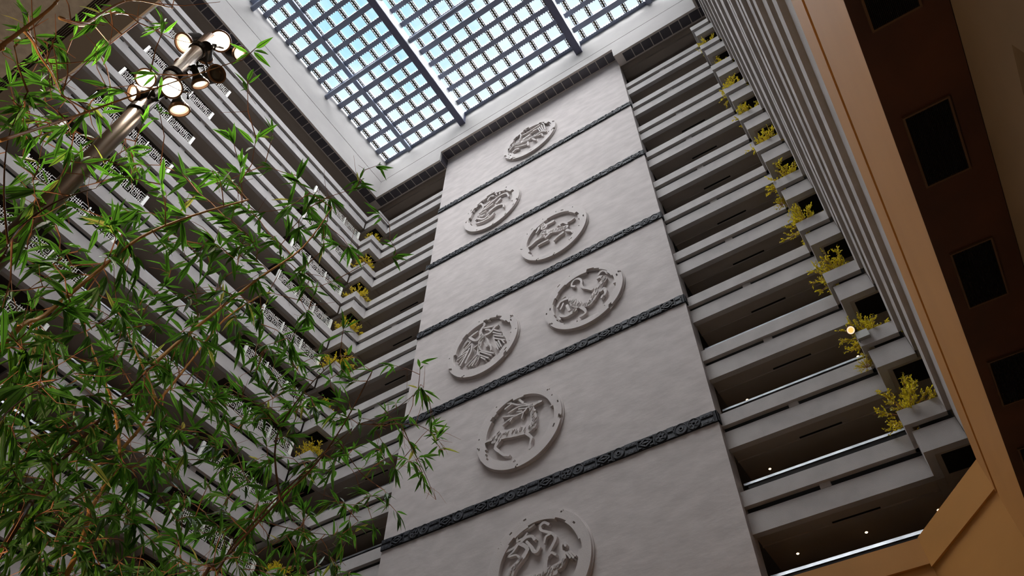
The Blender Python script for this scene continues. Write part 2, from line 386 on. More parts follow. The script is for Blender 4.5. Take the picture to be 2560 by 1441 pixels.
# ------------------------------------------------------------------ skylight
sk = struct_root('window_1', (-11, 1.8, ZS))
ZG = 51.0
ynodes = [17.30-1.10*j for j in range(20)]
xs = []
x = -23.9+0.0
xn = [-23.14+1.085*j for j in range(23)]
for j, y in enumerate(ynodes):
    b = MB(); wd = 0.32
    b.box(XC0-0.3, XC1+0.3, y-wd/2, y+wd/2, ZG-0.05, ZG+0.05)
    if j % 4 != 1:
        xx = XC0
        while xx < XC1:
            b.box(xx, xx+0.07, y+wd/2, y+wd/2+0.05, ZG-0.05, ZG+0.02); xx += 0.19
            b.box(xx-0.1, xx-0.04, y-wd/2-0.03, y-wd/2, ZG-0.05, ZG+0.02)
    else:
        b.box(XC0-0.1, XC1+0.1, y-wd/2-0.03, y+wd/2+0.03, ZG-0.22, ZG-0.05)
    b.build('glazing_bar', 'roof', sk)
for x in xn:
    b = MB()
    b.box(x-0.16, x-0.10, -4.9, YC+0.2, ZG+0.02, ZG+0.08); b.box(x+0.11, x+0.17, -4.9, YC+0.2, ZG+0.02, ZG+0.08)
    b.build('mullion', 'mull', sk)
    b = MB(); b.box(x-0.06, x+0.06, -4.9, YC+0.2, ZG+0.05, ZG+0.11)
    y = YC
    while y > -3: b.box(x-0.10, x+0.05, y-0.06, y, ZG+0.04, ZG+0.10); b.box(x-0.02, x+0.11, y-0.15, y-0.1, ZG+0.04, ZG+0.10); y -= 0.2
    b.build('light_string', 'rope', sk)
for x in (-21.1, -0.96):
    MB().box(x-0.17, x+0.17, -4.9, YC+0.2, ZG-0.30, ZG-0.06).build('purlin', 'roof', sk)
g = MB(); g.box(XC0-0.35, XC1+0.35, -5.2, YC+0.35, ZG+0.16, ZG+0.18); g.build('glass', 'glass', sk)
g = MB(); g.box(XC0-0.35, XC0, -5.2, YC+0.35, ZS, ZG+0.15); g.box(XC1, XC1+0.35, -5.2, YC+0.35, ZS, ZG+0.15); g.box(XC0, XC1, YC, YC+0.35, ZS, ZG+0.15); g.box(XC0, XC1, -5.2, -4.8, ZS, ZG+0.15); g.build('frame', 'cornice', sk)
for x, lb in ((-16.12, 'deep steel roof beam crossing the skylight above the left half of the carved wall'),
              (-6.42, 'deep steel roof beam crossing the skylight above the right end of the carved wall')):
    e = thing('roof_beam', (x, 1.6, 49.55), lb, 'beam', 'main beams of the skylight')
    MB().box(x-0.24, x+0.24, -4.8, YC, 49.55, 49.62).build('bottom_flange', 'roofdark', e)
    b = MB(); b.box(x-0.22, x+0.20, -4.8, YC, 49.62, 50.9); b.build('web', 'roofdark', e)
    b = MB(); b.box(x+0.20, x+0.25, -4.8, YC-0.3, 49.64, 50.75); b.build('lit_side', 'roofside', e, label='side of the beam with daylight put into its pale colour')
for y, sg in ((10.62, 'nearer the carved wall'), (3.25, 'further from the carved wall')):
    e = thing('cross_beam', (-11, y, 50.0), 'round-ended dark tie beam hung under the skylight grid, %s' % sg, 'beam', 'tie beams of the skylight')
    for a, b_ in ((XC0-0.05, -16.38), (-15.85, -6.68), (-6.15, XC1)):
        p = MB(); p.tube([(a, y, 50.22), (b_, y, 50.22)], 0.17, 12); p.build('tie_segment', 'roof', e)
        p = MB()
        for q in range(int(a)+1, int(b_), 3): p.box(q-0.04, q+0.04, y-0.04, y+0.04, 50.3, ZG-0.05)
        p.build('hanger', 'roof', e)

# ------------------------------------------------------------------ frieze bands
def frieze(k, idx):
    z1 = T(k)+0.01; z0 = z1-0.44; y = 18.12; zc = (z0+z1)/2
    e = thing('frieze_band', (-11, 18.13, z0), 'dark bronze frieze of coins and lozenges across the carved wall, %s' % ORD[idx] if idx < 4 else 'dark bronze frieze of coins and lozenges across the carved wall, lowest of the five', 'frieze', 'bronze friezes on the carved wall')
    b = MB(); b.box(XP0-0.03, XP1+0.03, 18.145, 18.2, z0, z1)
    b.box(XP1-0.0, XP1+0.05, 18.145, 18.7, z0, z1)
    b.build('backing', 'bronzedark', e)
    d = MB(); x = XP1-0.1; i = idx*2; zz = zc
    pat = ['bar', 'coin', 'loz', 'bar', 'coin', 'ring', 'h', 'loz', 'bar', 'ring', 'coin', 'h', 'coin2', 'loz']
    while x > XP0+0.3:
        t_ = pat[i % len(pat)]; i += 1
        if t_ in ('coin', 'ring', 'coin2'):
            r = 0.215; cx = x-r
            d.lathe([(0, r), (0.03, r), (0.034, r-0.02), (0.015, r-0.035), (0.015, 0.10), (0.03, 0.09), (0.03, 0.045), (0.0, 0.04)], (cx, 18.145, zz), (0, -1, 0), 24, False, True)
            if t_ != 'coin':
                for q in range(6):
                    a = q*math.pi/3; d.bar((cx+0.06*math.cos(a), 18.125, zz+0.06*math.sin(a)), (cx+0.17*math.cos(a+0.4), 18.125, zz+0.17*math.sin(a+0.4)), 0.03, 0.03)
            x -= 2*r+0.02
        elif t_ == 'bar':
            d.box(x-0.42, x, y, 18.145, zz+0.06, zz+0.215); d.box(x-0.42, x, y, 18.145, zz-0.215, zz-0.04)
            for q in range(3): d.box(x-0.38+0.13*q, x-0.30+0.13*q, y-0.012, y, zz-0.17, zz-0.09); d.box(x-0.38+0.13*q, x-0.30+0.13*q, y-0.012, y, zz+0.10, zz+0.18)
            x -= 0.45
        elif t_ == 'h':
            d.box(x-0.24, x, y, 18.145, zz+0.05, zz+0.215); d.box(x-0.24, x, y, 18.145, zz-0.215, zz-0.06); d.box(x-0.04, x, y, 18.145, zz-0.1, zz+0.1)
            x -= 0.27
        else:
            d.box(x-0.03, x, y, 18.145, zz-0.21, zz+0.21); d.box(x-0.62, x-0.59, y, 18.145, zz-0.21, zz+0.21)
            cx = x-0.31
            for sx in (-1, 1):
                for sz in (-1, 1):
                    d.bar((cx+sx*0.24, 18.13, zz), (cx, 18.13, zz+sz*0.15), 0.04, 0.05)
                    d.bar((cx+sx*0.27, 18.13, zz+sz*0.16), (cx+sx*0.16, 18.13, zz+sz*0.17), 0.05, 0.05)
            d.bar((cx-0.12, 18.13, zz), (cx+0.12, 18.13, zz), 0.05, 0.06)
            x -= 0.65
    d.build('relief', 'bronze', e)
for idx, k in enumerate((8, 6, 4, 2, 0)): frieze(k, idx)

# ------------------------------------------------------------------ medallions (relief discs)
def medallion(idx, name, label, cx, cz, crop, strokes, holes, figname):
    x0, y0, s = crop; rnd = random.Random(idx*11+3)
    e = thing('medallion', (cx, YP, cz-1.92), label, 'relief', 'round animal reliefs on the carved wall')
    b = MB(); b.lathe([(0, 1.96), (0.07, 1.96), (0.07, 1.55)], (cx, YP, cz), (0, -1, 0), 96, False, False); b.build('backing_disc', 'carve', e)
    NT, NR = 192, 7; ro, ri = 1.92, 1.47; dpt = 0.17
    grid = [[True]*NR for _ in range(NT)]
    j = 0
    while j < NT:                                   # worn inner edge
        n_ = rnd.randint(3, 12); dd = rnd.choice((0, 0, 0, 1, 1, 2) if rnd.random() < 0.8 else (2, 3))
        for q in range(n_):
            for r_ in range(dd): grid[(j+q) % NT][r_] = False
        j += n_
    for _ in range(7):                              # chips
        a = rnd.randrange(NT); r_ = rnd.randint(2, 5)
        for q in range(rnd.randint(1, 3)): grid[(a+q) % NT][r_] = False
    for _ in range(4):                              # notches in the outer edge
        a = rnd.randrange(NT)
        for q in range(rnd.randint(1, 4)): grid[(a+q) % NT][NR-1] = False; grid[(a+q+1) % NT][NR-2] = False
    b = MB()
    def P(a, r_, y): 
        th = 2*math.pi*a/NT; rr = ri+(ro-ri)*r_/NR; return (cx+rr*math.cos(th), y, cz+rr*math.sin(th))
    yf, yb = YP-dpt, YP
    for a in range(NT):
        for r_ in range(NR):
            if not grid[a][r_]: continue
            b.quad(P(a, r_, yf), P(a+1, r_, yf), P(a+1, r_+1, yf), P(a, r_+1, yf))
            if r_ == 0 or not grid[a][r_-1]: b.quad(P(a, r_, yb), P(a+1, r_, yb), P(a+1, r_, yf), P(a, r_, yf))
            if r_ == NR-1 or not grid[a][r_+1]: b.quad(P(a+1, r_+1, yb), P(a, r_+1, yb), P(a, r_+1, yf), P(a+1, r_+1, yf))
            if not grid[(a-1) % NT][r_]: b.quad(P(a, r_+1, yb), P(a, r_, yb), P(a, r_, yf), P(a, r_+1, yf))
            if not grid[(a+1) % NT][r_]: b.quad(P(a+1, r_, yb), P(a+1, r_+1, yb), P(a+1, r_+1, yf), P(a+1, r_, yf))
    b.build('ring', 'carve', e)
    f = MB(); q_ = 0
    for st in strokes:
        if isinstance(st[-1], (int, float)) and not isinstance(st[0], (int, float)): rr = st[-1]; pts = [(p[0], p[1], rr) for p in st[:-1]]
        else: pts = st
        q_ += 1; dep = 0.135+0.0019*q_; yf = YP-dep
        wp = []
        for p in pts:
            v = at_y(x0+p[0]/s, y0+p[1]/s, YP-0.14); wp.append((v.x, v.z, p[2]))
        # smooth resample
        sm = []
        for i in range(len(wp)-1):
            for tt in range(4):
                u = tt/4; p0 = wp[max(i-1, 0)]; p1 = wp[i]; p2 = wp[i+1]; p3 = wp[min(i+2, len(wp)-1)]
                sm.append(tuple(0.5*((2*p1[c])+(-p0[c]+p2[c])*u+(2*p0[c]-5*p1[c]+4*p2[c]-p3[c])*u*u+(-p0[c]+3*p1[c]-3*p2[c]+p3[c])*u**3) for c in range(3)))
        sm.append(wp[-1])
        Lf, Rt = [], []
        for i, p in enumerate(sm):
            a = sm[max(i-1, 0)]; c = sm[min(i+1, len(sm)-1)]
            dx, dz = c[0]-a[0], c[1]-a[1]; n_ = math.hypot(dx, dz) or 1; nx, nz = -dz/n_, dx/n_
            r_ = max(p[2]*0.93*(1+0.10*rnd.uniform(-1, 1)), 0.015)
            Lf.append((p[0]+nx*r_, p[1]+nz*r_)); Rt.append((p[0]-nx*r_, p[1]-nz*r_))
        def cap(p, dirx, dirz, r_):
            out = []; a0 = math.atan2(dirz, dirx)
            for q in (-60, -30, 0, 30, 60): a = a0+math.radians(q); out.append((p[0]+r_*math.cos(a), p[1]+r_*math.sin(a)))
            return out
        a, c = sm[-2], sm[-1]; capE = cap(c, c[0]-a[0], c[1]-a[1], c[2])
        a2, c2 = sm[1], sm[0]; capS = cap(c2, c2[0]-a2[0], c2[1]-a2[1], c2[2])
        for i in range(len(sm)-1):
            f.quad((Lf[i][0], yf, Lf[i][1]), (Rt[i][0], yf, Rt[i][1]), (Rt[i+1][0], yf, Rt[i+1][1]), (Lf[i+1][0], yf, Lf[i+1][1]))
        for (A, CP, B_) in ((Rt[-1], capE, Lf[-1]), (Lf[0], capS, Rt[0])):
            n_ = len(f.v); f.v += [(x, yf, z) for (x, z) in [A]+CP+[B_]]; f.f.append(tuple(range(n_, n_+len(CP)+2))); f.mi.append(0)
        loop = Rt+capE+Lf[::-1]+capS
        for i in range(len(loop)):
            A = loop[i]; B_ = loop[(i+1) % len(loop)]
            f.quad((A[0], YP, A[1]), (B_[0], YP, B_[1]), (B_[0], yf, B_[1]), (A[0], yf, A[1]))
        # chiselled ticks on the broad parts
        for p in sm:
            if p[2] > 0.095:
                for _ in range(2):
                    a = rnd.uniform(0, 6.28); rr = p[2]*rnd.uniform(0, 0.75); tx, tz = p[0]+rr*math.cos(a), p[1]+rr*math.sin(a)
                    a2 = rnd.uniform(0.6, 1.6); l2 = rnd.uniform(0.03, 0.08); h2 = 0.03
                    f.bar((tx-l2*math.cos(a2), yf-h2/2, tz-l2*math.sin(a2)), (tx+l2*math.cos(a2), yf-h2/2, tz+l2*math.sin(a2)), 0.022, h2, up=(0, 1, 0))
    f.build(figname, 'carve', e)

def LN(pts, r): return [(p[0], p[1], r) for p in pts]
deer = [[(450,830,.20),(560,810,.23),(700,780,.22),(850,740,.25),(940,690,.20)], [(940,680,.2),(965,590,.16),(950,500,.12),(930,430,.12)],
 [(920,420,.10),(1000,375,.08),(1065,350,.05)], LN([(945,455),(985,475)],.04), LN([(900,400),(830,388),(740,402),(650,380),(600,385)],.035), LN([(655,392),(570,460)],.035),
 LN([(900,408),(760,430),(620,512)],.03), LN([(770,335),(820,375)],.05), LN([(870,450),(760,462)],.03), LN([(880,440),(830,500),(740,545),(640,600),(540,680)],.035),
 LN([(740,500),(800,492)],.03), LN([(830,500),(800,592)],.03), LN([(740,548),(540,575)],.03), LN([(680,580),(640,635)],.025), [(430,860,.13),(370,890,.08),(305,922,.04)],
 [(490,900,.10),(435,1000,.07),(500,1060,.06),(550,1100,.05),(620,1105,.06)], [(870,800,.08),(935,860,.06),(920,930,.05),(915,1000,.07)], [(420,920,.09),(400,930,.06)]]
tiger = [[(690,545,.06),(640,540,.05),(645,490,.05),(690,430,.06),(760,408,.06),(812,440,.06),(812,510,.06),(835,560,.07),(930,580,.07),(1000,592,.09)],
 [(1230,420,.13),(1170,500,.16),(1100,620,.18),(1030,740,.18),(950,850,.16),(850,890,.15)], [(1230,410,.12),(1160,372,.08),(1105,400,.06)],
 [(1120,345,.05),(1155,290,.06),(1220,265,.06),(1285,305,.06)], [(1165,620,.09),(1225,590,.08),(1250,640,.07),(1235,700,.05)], LN([(1200,710),(1180,750)],.05),
 [(790,900,.14),(700,880,.15),(640,830,.13),(600,780,.07)], LN([(690,790),(660,750)],.09), [(560,770,.08),(490,800,.07),(430,840,.06),(390,920,.06)], LN([(490,860),(470,910),(445,960)],.045),
 [(700,980,.10),(620,1040,.09),(520,1090,.08),(430,1080,.06)], [(820,930,.09),(885,980,.07),(885,1040,.05),(800,1090,.06)], LN([(760,850),(740,800)],.03), LN([(720,840),(700,790)],.03),
 LN([(810,860),(790,810)],.03), LN([(560,900),(600,980)],.07), LN([(480,770),(520,740)],.035), LN([(400,1110),(440,1150)],.05)]
phoenix = [[(840,325,.05),(870,380,.07),(825,440,.07),(800,520,.08),(815,600,.13),(790,700,.12),(770,800,.10),(760,900,.09),(740,1000,.11),(700,1080,.08)],
 LN([(770,640),(690,655),(600,605)],.07), LN([(625,590),(660,560),(740,500)],.055), LN([(570,655),(510,720)],.03), LN([(620,690),(480,860)],.035), LN([(600,690),(570,680),(490,780)],.03),
 LN([(640,720),(430,935)],.035), LN([(590,840),(395,965)],.035), LN([(560,890),(375,1025)],.03), LN([(600,810),(540,930),(440,1110)],.05), LN([(500,960),(405,1085)],.03),
 LN([(900,560),(980,520),(1060,420),(1105,385)],.06), LN([(870,440),(960,420),(1020,410)],.05), LN([(900,470),(960,470),(985,500)],.045), LN([(1050,470),(1160,500)],.035), LN([(1035,520),(1180,552)],.035),
 LN([(1040,570),(1215,592)],.035), LN([(1050,625),(1235,655)],.035), LN([(1070,690),(1120,820)],.04), LN([(1130,670),(1180,770)],.035), LN([(1180,650),(1235,710)],.035), LN([(1095,690),(1150,790)],.03),
 LN([(1040,600),(1090,800)],.03), LN([(790,790),(830,850),(1040,895)],.035), LN([(800,870),(1000,935)],.035), LN([(800,930),(950,985)],.035), LN([(820,975),(890,1010)],.035),
 LN([(740,930),(555,1125)],.035), LN([(735,980),(605,1135)],.035), LN([(725,1010),(660,1125)],.035), LN([(660,740),(640,870),(585,980),(540,1075)],.05), LN([(750,760),(700,800)],.04),
 LN([(930,640),(950,720),(990,760),(1000,840)],.045), LN([(880,720),(930,780)],.035)]
beast = [[(1430,880,.17),(1560,860,.18),(1680,835,.16),(1780,800,.15)], [(1440,800,.20),(1410,745,.10)], LN([(1480,760),(1580,705)],.09), LN([(1350,830),(1380,760)],.06),
 LN([(1650,780),(1740,725),(1800,745)],.07), [(1810,720,.06),(1860,695,.05),(1905,660,.05)], [(1430,950,.11),(1330,1000,.08),(1230,1090,.06),(1170,1130,.05)], LN([(1500,1005),(1420,1045),(1350,1085)],.05),
 [(1730,890,.09),(1640,960,.06),(1600,1005,.05)], [(1800,850,.09),(1870,865,.05),(1890,890,.04)], LN([(1320,890),(1370,820)],.045), LN([(1250,840),(1340,780)],.05), LN([(1470,960),(1530,900)],.07), LN([(1660,770),(1700,780)],.03)]
dragon = [LN([(335,550),(335,490),(400,455),(465,440),(485,500),(425,570)],.06), LN([(440,425),(510,465),(590,400)],.055), LN([(500,345),(490,390)],.05), LN([(560,375),(600,320),(650,312)],.055),
 [(400,640,.10),(520,610,.10),(620,520,.09),(720,455,.07),(800,440,.06),(805,485,.05)], LN([(440,575),(600,430),(740,315),(850,268),(885,320)],.055), LN([(700,290),(680,262)],.05),
 LN([(745,280),(765,225),(835,200)],.055), LN([(750,360),(700,415)],.09), LN([(400,670),(500,672),(570,610)],.06), LN([(380,742),(480,712),(600,645),(650,580)],.055), LN([(480,540),(560,500),(640,440)],.04),
 LN([(450,600),(530,550)],.035), LN([(570,640),(640,610)],.04), LN([(390,660),(370,690)],.05)]
qilin = [[(660,940,.13),(800,900,.15),(950,835,.15),(1120,760,.13),(1250,690,.09)], LN([(905,800),(1050,700)],.09), LN([(880,700),(1000,640),(1330,430)],.04), LN([(1090,650),(1340,500)],.04),
 LN([(975,560),(1005,495),(1060,480)],.05), LN([(1100,500),(1130,440)],.06), LN([(1190,450),(1240,390)],.055), LN([(1280,520),(1340,600)],.035), LN([(1320,490),(1390,590)],.035), LN([(1370,440),(1430,580)],.035),
 LN([(1385,385),(1440,430),(1470,560)],.035), LN([(1290,665),(1400,600),(1490,600)],.05), LN([(1290,710),(1380,670),(1400,715)],.045), LN([(700,1010),(850,980),(1000,930)],.045), LN([(1025,880),(1035,960)],.055),
 LN([(560,1090),(640,1000)],.05), LN([(650,1130),(740,1060),(790,1055)],.055), LN([(520,1015),(600,1000)],.035), LN([(535,1050),(620,1025)],.035), LN([(820,840),(850,700),(790,690),(650,800)],.045),
 LN([(760,660),(940,530)],.035), LN([(1180,590),(1250,560)],.05), LN([(1150,800),(1230,830)],.05)]
serpent = [[(600,1480,.16),(700,1300,.14),(800,1180,.11),(900,1060,.09),(965,940,.08)], [(960,900,.07),(880,850,.07),(800,830,.06),(720,900,.05),(620,960,.045),(495,1020,.04)],
 LN([(790,850),(700,980),(605,1075),(750,1040),(800,1080)],.035), LN([(780,790),(770,690),(830,610),(960,560),(1090,470)],.045), LN([(810,770),(900,720),(960,640)],.04), LN([(860,790),(950,710),(1050,690),(1100,745)],.055),
 LN([(960,800),(1030,880),(1085,980),(1150,975),(1190,900)],.055), [(1290,1400,.08),(1310,1250,.07),(1330,1120,.07),(1380,980,.06),(1450,850,.06),(1500,720,.06),(1440,640,.055),(1330,610,.05),(1225,570,.05),(1215,490,.05),(1290,430,.05),(1370,465,.045)],
 LN([(1400,650),(1320,700),(1290,810)],.04), LN([(1365,1060),(1430,1000),(1500,1035)],.045), [(1350,1340,.11),(1500,1290,.13),(1620,1200,.12),(1660,1100,.09),(1640,1010,.09)], LN([(1620,960),(1610,880),(1650,810),(1690,865)],.045),
 LN([(1700,1000),(1780,1095)],.035), LN([(1750,985),(1840,1095)],.035), LN([(1790,975),(1880,1060)],.035), [(900,1560,.2),(1100,1480,.16),(1300,1420,.14),(1500,1380,.09)], [(1300,1460,.14),(1450,1600,.16),(1650,1650,.14)],
 [(560,1560,.18),(620,1700,.2),(900,1780,.2)]]
medallion(1, 'a', 'round relief of a winged beast with feathered tail, highest on the carved wall', -10.93, 42.80, (1220,270,10.295), qilin, 0, 'winged_beast')
medallion(2, 'b', 'round relief of a coiling long-necked beast under the topmost bronze frieze', -13.57, 36.74, (1130,440,6.264), dragon, 0, 'long_necked_beast')
medallion(3, 'c', 'round relief of a striding winged lion-like beast with stub tail', -9.63, 30.96, (1130,440,6.264), beast, 0, 'striding_beast')
medallion(4, 'd', 'round relief of a tiger with curled tail and open jaws', -8.35, 25.04, (1340,640,7.204), tiger, 0, 'tiger')
medallion(5, 'e', 'round relief of a bird with spread feathered wings', -13.59, 25.03, (1090,760,7.204), phoenix, 0, 'spread_bird')
medallion(6, 'f', 'round relief of a standing deer with branching antlers', -11.61, 19.14, (1160,940,5.543), deer, 0, 'deer')
medallion(7, 'g', 'round relief of a serpent with curling tail, lowest and cut by the picture edge', -10.85, 13.10, (1190,1250,7.545), serpent, 0, 'serpent')

# ------------------------------------------------------------------ lattice screens on the left balconies
def lattice_bars(mb, y0, y1, z0, H):
    X = XL-0.06; w_ = 0.017; U = 0.62; n_ = max(1, round((y1-y0)/U)); U = (y1-y0)/n_
    def bar(ya, za, yb, zb): mb.bar((X, ya, za), (X, yb, zb), w_, w_, up=(1, 0, 0))
    for i in range(n_):
        a = y0+i*U; fl = i % 2
        P = lambda u, v: (a+u*U, z0+(1-v if fl else v)*H)
        def ln(*pts):
            for (p, q) in zip(pts, pts[1:]):
                A = P(*p); B_ = P(*q); bar(A[0], A[1], B_[0], B_[1])
        ln((0.02, 0), (0.02, 1)); ln((0.5, 0), (0.5, 1)); ln((0, 0.88), (1, 0.88)); ln((0, 0.12), (0.5, 0.12))
        ln((0.14, 0.12), (0.14, 0.74), (0.38, 0.74), (0.38, 0.54), (0.24, 0.54), (0.24, 0.64))
        ln((0.62, 1), (0.62, 0.24), (0.88, 0.24), (0.88, 0.46), (0.74, 0.46), (0.74, 0.35))
        ln((0.5, 0.02), (1, 0.02)); ln((0.26, 0), (0.26, 0.42), (0.5, 0.42)); ln((0.38, 0), (0.38, 0.42))
        ln((0.02, 0.3), (0.5, 0.3)); ln((0.62, 0.72), (1, 0.72)); ln((0.75, 0.6), (0.75, 1)); ln((0.88, 0.6), (0.88, 1)); ln((0.62, 0.6), (1, 0.6))
        ln((0.02, 0.5), (0.14, 0.5)); ln((0.02, 0.64), (0.14, 0.64)); ln((0.5, 0.5), (0.62, 0.5)); ln((0.5, 0.64), (0.62, 0.64)); ln((0.5, 0.3), (0.62, 0.3)); ln((0.26, 0.88), (0.26, 1.0))
def lattice(y0, y1, k, label, group):
    e = thing('lattice_screen', (XL-0.06, (y0+y1)/2, T(k)), label, 'lattice', group)
    L_ = (y1-y0); bays = 3; H = 0.74
    for i in range(bays):
        a = y0+0.06+i*(L_-0.12)/bays; b = a+(L_-0.12)/bays
        mb = MB(); lattice_bars(mb, a, b, T(k)+0.0, H); mb.build('fretwork', 'white', e)
    for i in range(bays+1):
        y = y0+0.06+i*(L_-0.12)/bays; wd = 0.07 if i in (0, bays) else 0.03
        MB().box(XL-0.12, XL-0.01, y-wd, y+wd, T(k), T(k)+H+0.02).build('post', 'white', e)
    return e
first = {}
for i, k in enumerate(range(8, -3, -1)):
    for nm, (y0, y1), wh in (('near', LR[0], 'the near end'), ('far', LR[1], 'the far corner')):
        if (nm == 'near' and k < 0): continue
        lb = 'white fretwork screen on the left wall by %s, %s' % (wh, ORD[i]); gr = 'fretwork screens at %s of the left wall' % wh
        if nm not in first: first[nm] = (lattice(y0, y1, k, lb, gr), k)
        else:
            e = copy_tree(first[nm][0]); e.location.z += T(k)-T(first[nm][1]); e['label'] = lb

# ------------------------------------------------------------------ yellow shrubs in the bays
def shrub(seed, loc, label, group, sc=1.0, tint='yellow'):
    rnd = random.Random(seed)
    e = thing('yellow_shrub', loc, label, 'plant', group)
    L_ = MB(); s = MB(); b = Vector(loc)
    for j in range(26):
        an = rnd.uniform(0, 6.283); el = rnd.uniform(0.15, 1.35); ln = rnd.uniform(0.45, 0.85)*sc
        d = Vector((math.cos(an)*math.cos(el), math.sin(an)*math.cos(el), math.sin(el)))
        pts = [b, b+d*ln*0.5+Vector((0, 0, 0.05)), b+d*ln+Vector((0, 0, -0.04))]
        s.tube(pts, [0.014, 0.009, 0.004], 5)
        for q in range(9):
            o = b+d*ln*rnd.uniform(0.35, 1.0); d2 = (d+Vector((rnd.uniform(-1, 1), rnd.uniform(-1, 1), rnd.uniform(-0.5, 1)))*0.9).normalized(); l2 = rnd.uniform(0.10, 0.24)*sc
            s.tube([o, o+d2*l2], 0.003, 3)
            for r in range(15):
                c = o+d2*l2*(r/15+0.1); dd = (d2+Vector((rnd.uniform(-1, 1), rnd.uniform(-1, 1), rnd.uniform(-1, 1)))*1.0).normalized()
                sd = dd.cross(Vector((rnd.uniform(-1, 1), rnd.uniform(-1, 1), rnd.uniform(-1, 1)))).normalized()
                l3 = rnd.uniform(0.03, 0.07)*sc; w3 = l3*0.28
                L_.quad(c, c+dd*l3*0.5+sd*w3, c+dd*l3, c+dd*l3*0.5-sd*w3)
    L_.build('foliage', 'yellow', e); s.build('stem', 'twig', e)
    return e
prot = [shrub(11+i, (0, 0, 0), 'x', 'y') for i in range(3)]
used = set(); si = 0
def put_shrub(x, y, z, sc, rz, label, group, sx=1.0):
    global si
    i = si % 3; si += 1
    if i in used: e = copy_tree(prot[i])
    else: e = prot[i]; used.add(i)
    e.location = (x, y, z+CZ); e.rotation_euler = (0, 0, rz); e.scale = (sc*sx, sc*sx, sc)
    e['label'] = label; e['group'] = group
for k, sc in ((8, 0.62), (7, 0.8), (6, 0.85), (5, 0.95), (4, 0.95), (3, 0.6), (2, 0.8), (0, 0.7)):
    put_shrub(-22.95, 17.75, T(k)-0.12, sc*1.3, k*1.3, 'yellow-leaved shrub spilling from the left corner planter, %s' % ORD[9-k], 'yellow shrubs in the left corner')
for k, sc, dx in ((8, 0.75, 0.1), (7, 0.6, 0.15), (6, 0.85, 0), (5, 0.75, 0), (4, 0.9, 0.1), (3, 0.85, 0.05), (2, 0.85, -0.1), (1, 0.85, -0.1), (0, 0.8, -0.1), (-1, 0.95, -0.15)):
    put_shrub(0.98+dx, 17.75, T(k)-0.08, sc*1.35, k*0.9+1, 'olive-yellow shrub in the right corner planter, %s' % ORD[9-k], 'yellow shrubs in the right corner')
put_shrub(0.45, 18.0, T(3)-0.75, 0.42, 2, 'small yellow sprig hanging beside the seventh right corner planter', 'loose sprigs by the right corner')
put_shrub(0.42, 18.0, T(0)-0.72, 0.42, 4, 'small yellow sprig hanging under the amber spotlight', 'loose sprigs by the right corner')

# ------------------------------------------------------------------ downlights in the corridor ceilings
def downlight(x, y, z, label):
    e = thing('downlight', (x, y, z), label, 'light', 'recessed lights in the right-hand corridors')
    b = MB(); b.lathe([(0.0, 0.065), (-0.015, 0.065), (-0.015, 0.042)], (x, y, z), (0, 0, 1), 16, False, False); b.build('trim_ring', 'steel', e)
    b = MB(); b.lathe([(-0.012, 0.042), (-0.03, 0.026)], (x, y, z), (0, 0, 1), 16, True, True); b.build('bulb', 'dl', e)
    l = bpy.data.lights.new('downlight_lamp', 'SPOT'); l.energy = 12; l.color = (1, 0.75, 0.5); l.spot_size = 2.0; l.shadow_soft_size = 0.05
    o = bpy.data.objects.new('downlight_lamp', l); C.objects.link(o); o.parent = e; o.location = (0, 0, -0.06)
lv = {2: 'fourth', 1: 'third', 0: 'second', -1: 'lowest'}
for k, xs_ in ((2, (-3.5,)), (1, (-3.5, 0.37)), (0, (-3.5, 0.37)), (-1, (-3.5, -1.55, 0.37))):
    for x in xs_:
        wh = 'beside the carved wall' if x < -3 else ('near the right corner' if x > 0 else 'midway along the corridor')
        downlight(x, 20.2, T(k)-1.22, 'small glowing ceiling light %s, %s lit corridor from below' % (wh, lv[k]))

# ------------------------------------------------------------------ lobby level: tan ring, soffits and right-hand wall
o1 = MB(); o1.box(XC1, XC1+0.30, -5.5, 15.2, 9.14, 9.92); 
o1.build('trim_6', 'orange', base=(XC1, 5, 9.1), kind='structure')
def slab(pts, z0, z1, name, mt):
    b = MB(); n_ = len(pts); b.v += [(x, y, z0) for x, y in pts]+[(x, y, z1) for x, y in pts]
    b.f.append(tuple(reversed(range(n_)))); b.f.append(tuple(range(n_, 2*n_))); b.mi += [0, 0]
    for i in range(n_): b.f.append((i, (i+1) % n_, n_+(i+1) % n_, n_+i)); b.mi.append(0)
    return b
slab([(1.37, 15.2), (1.67, 15.3), (-0.2, 17.65), (-0.35, 17.35)], 9.22, 9.95, '', '').build('trim_7', 'orange', kind='structure')
MB().box(-23.4, -0.34, 17.35, 17.65, 9.3, 9.93).build('trim_8', 'orange', kind='structure')
gb = MB(); gb.box(XC1+0.11, XC1+0.3, -5.5, 15.25, 8.97, 9.14)
gb.build('trim_9', 'groove', kind='structure')
MB().box(XC1, XC1+0.30, -5.5, 15.2, 7.0, 8.97).build('trim_10', 'orange', kind='structure')
slab([(1.40, 15.24), (1.7, 15.4), (-0.17, 17.69), (-0.33, 17.42)], GZ, 9.22, '', '').build('wall_corner', 'orange', kind='structure')
MB().box(-23.4, -0.33, 17.42, 17.7, GZ, 9.3).build('wall_lobby', 'orange', kind='structure')
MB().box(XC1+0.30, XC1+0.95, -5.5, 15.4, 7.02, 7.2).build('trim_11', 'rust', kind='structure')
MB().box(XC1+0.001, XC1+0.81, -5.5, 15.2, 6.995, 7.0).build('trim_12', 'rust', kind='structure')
rw = MB(); XW = 2.19
rw.box(XW, XW+0.3, -5.5, 3.89, GZ, 7.02); rw.box(XW, XW+0.3, 3.89, 16.2, 5.95, 7.02); rw.box(XW, XW+0.3, 7.9, 16.2, GZ, 5.95)
rw.build('wall_lobby_right', 'sand', kind='structure')
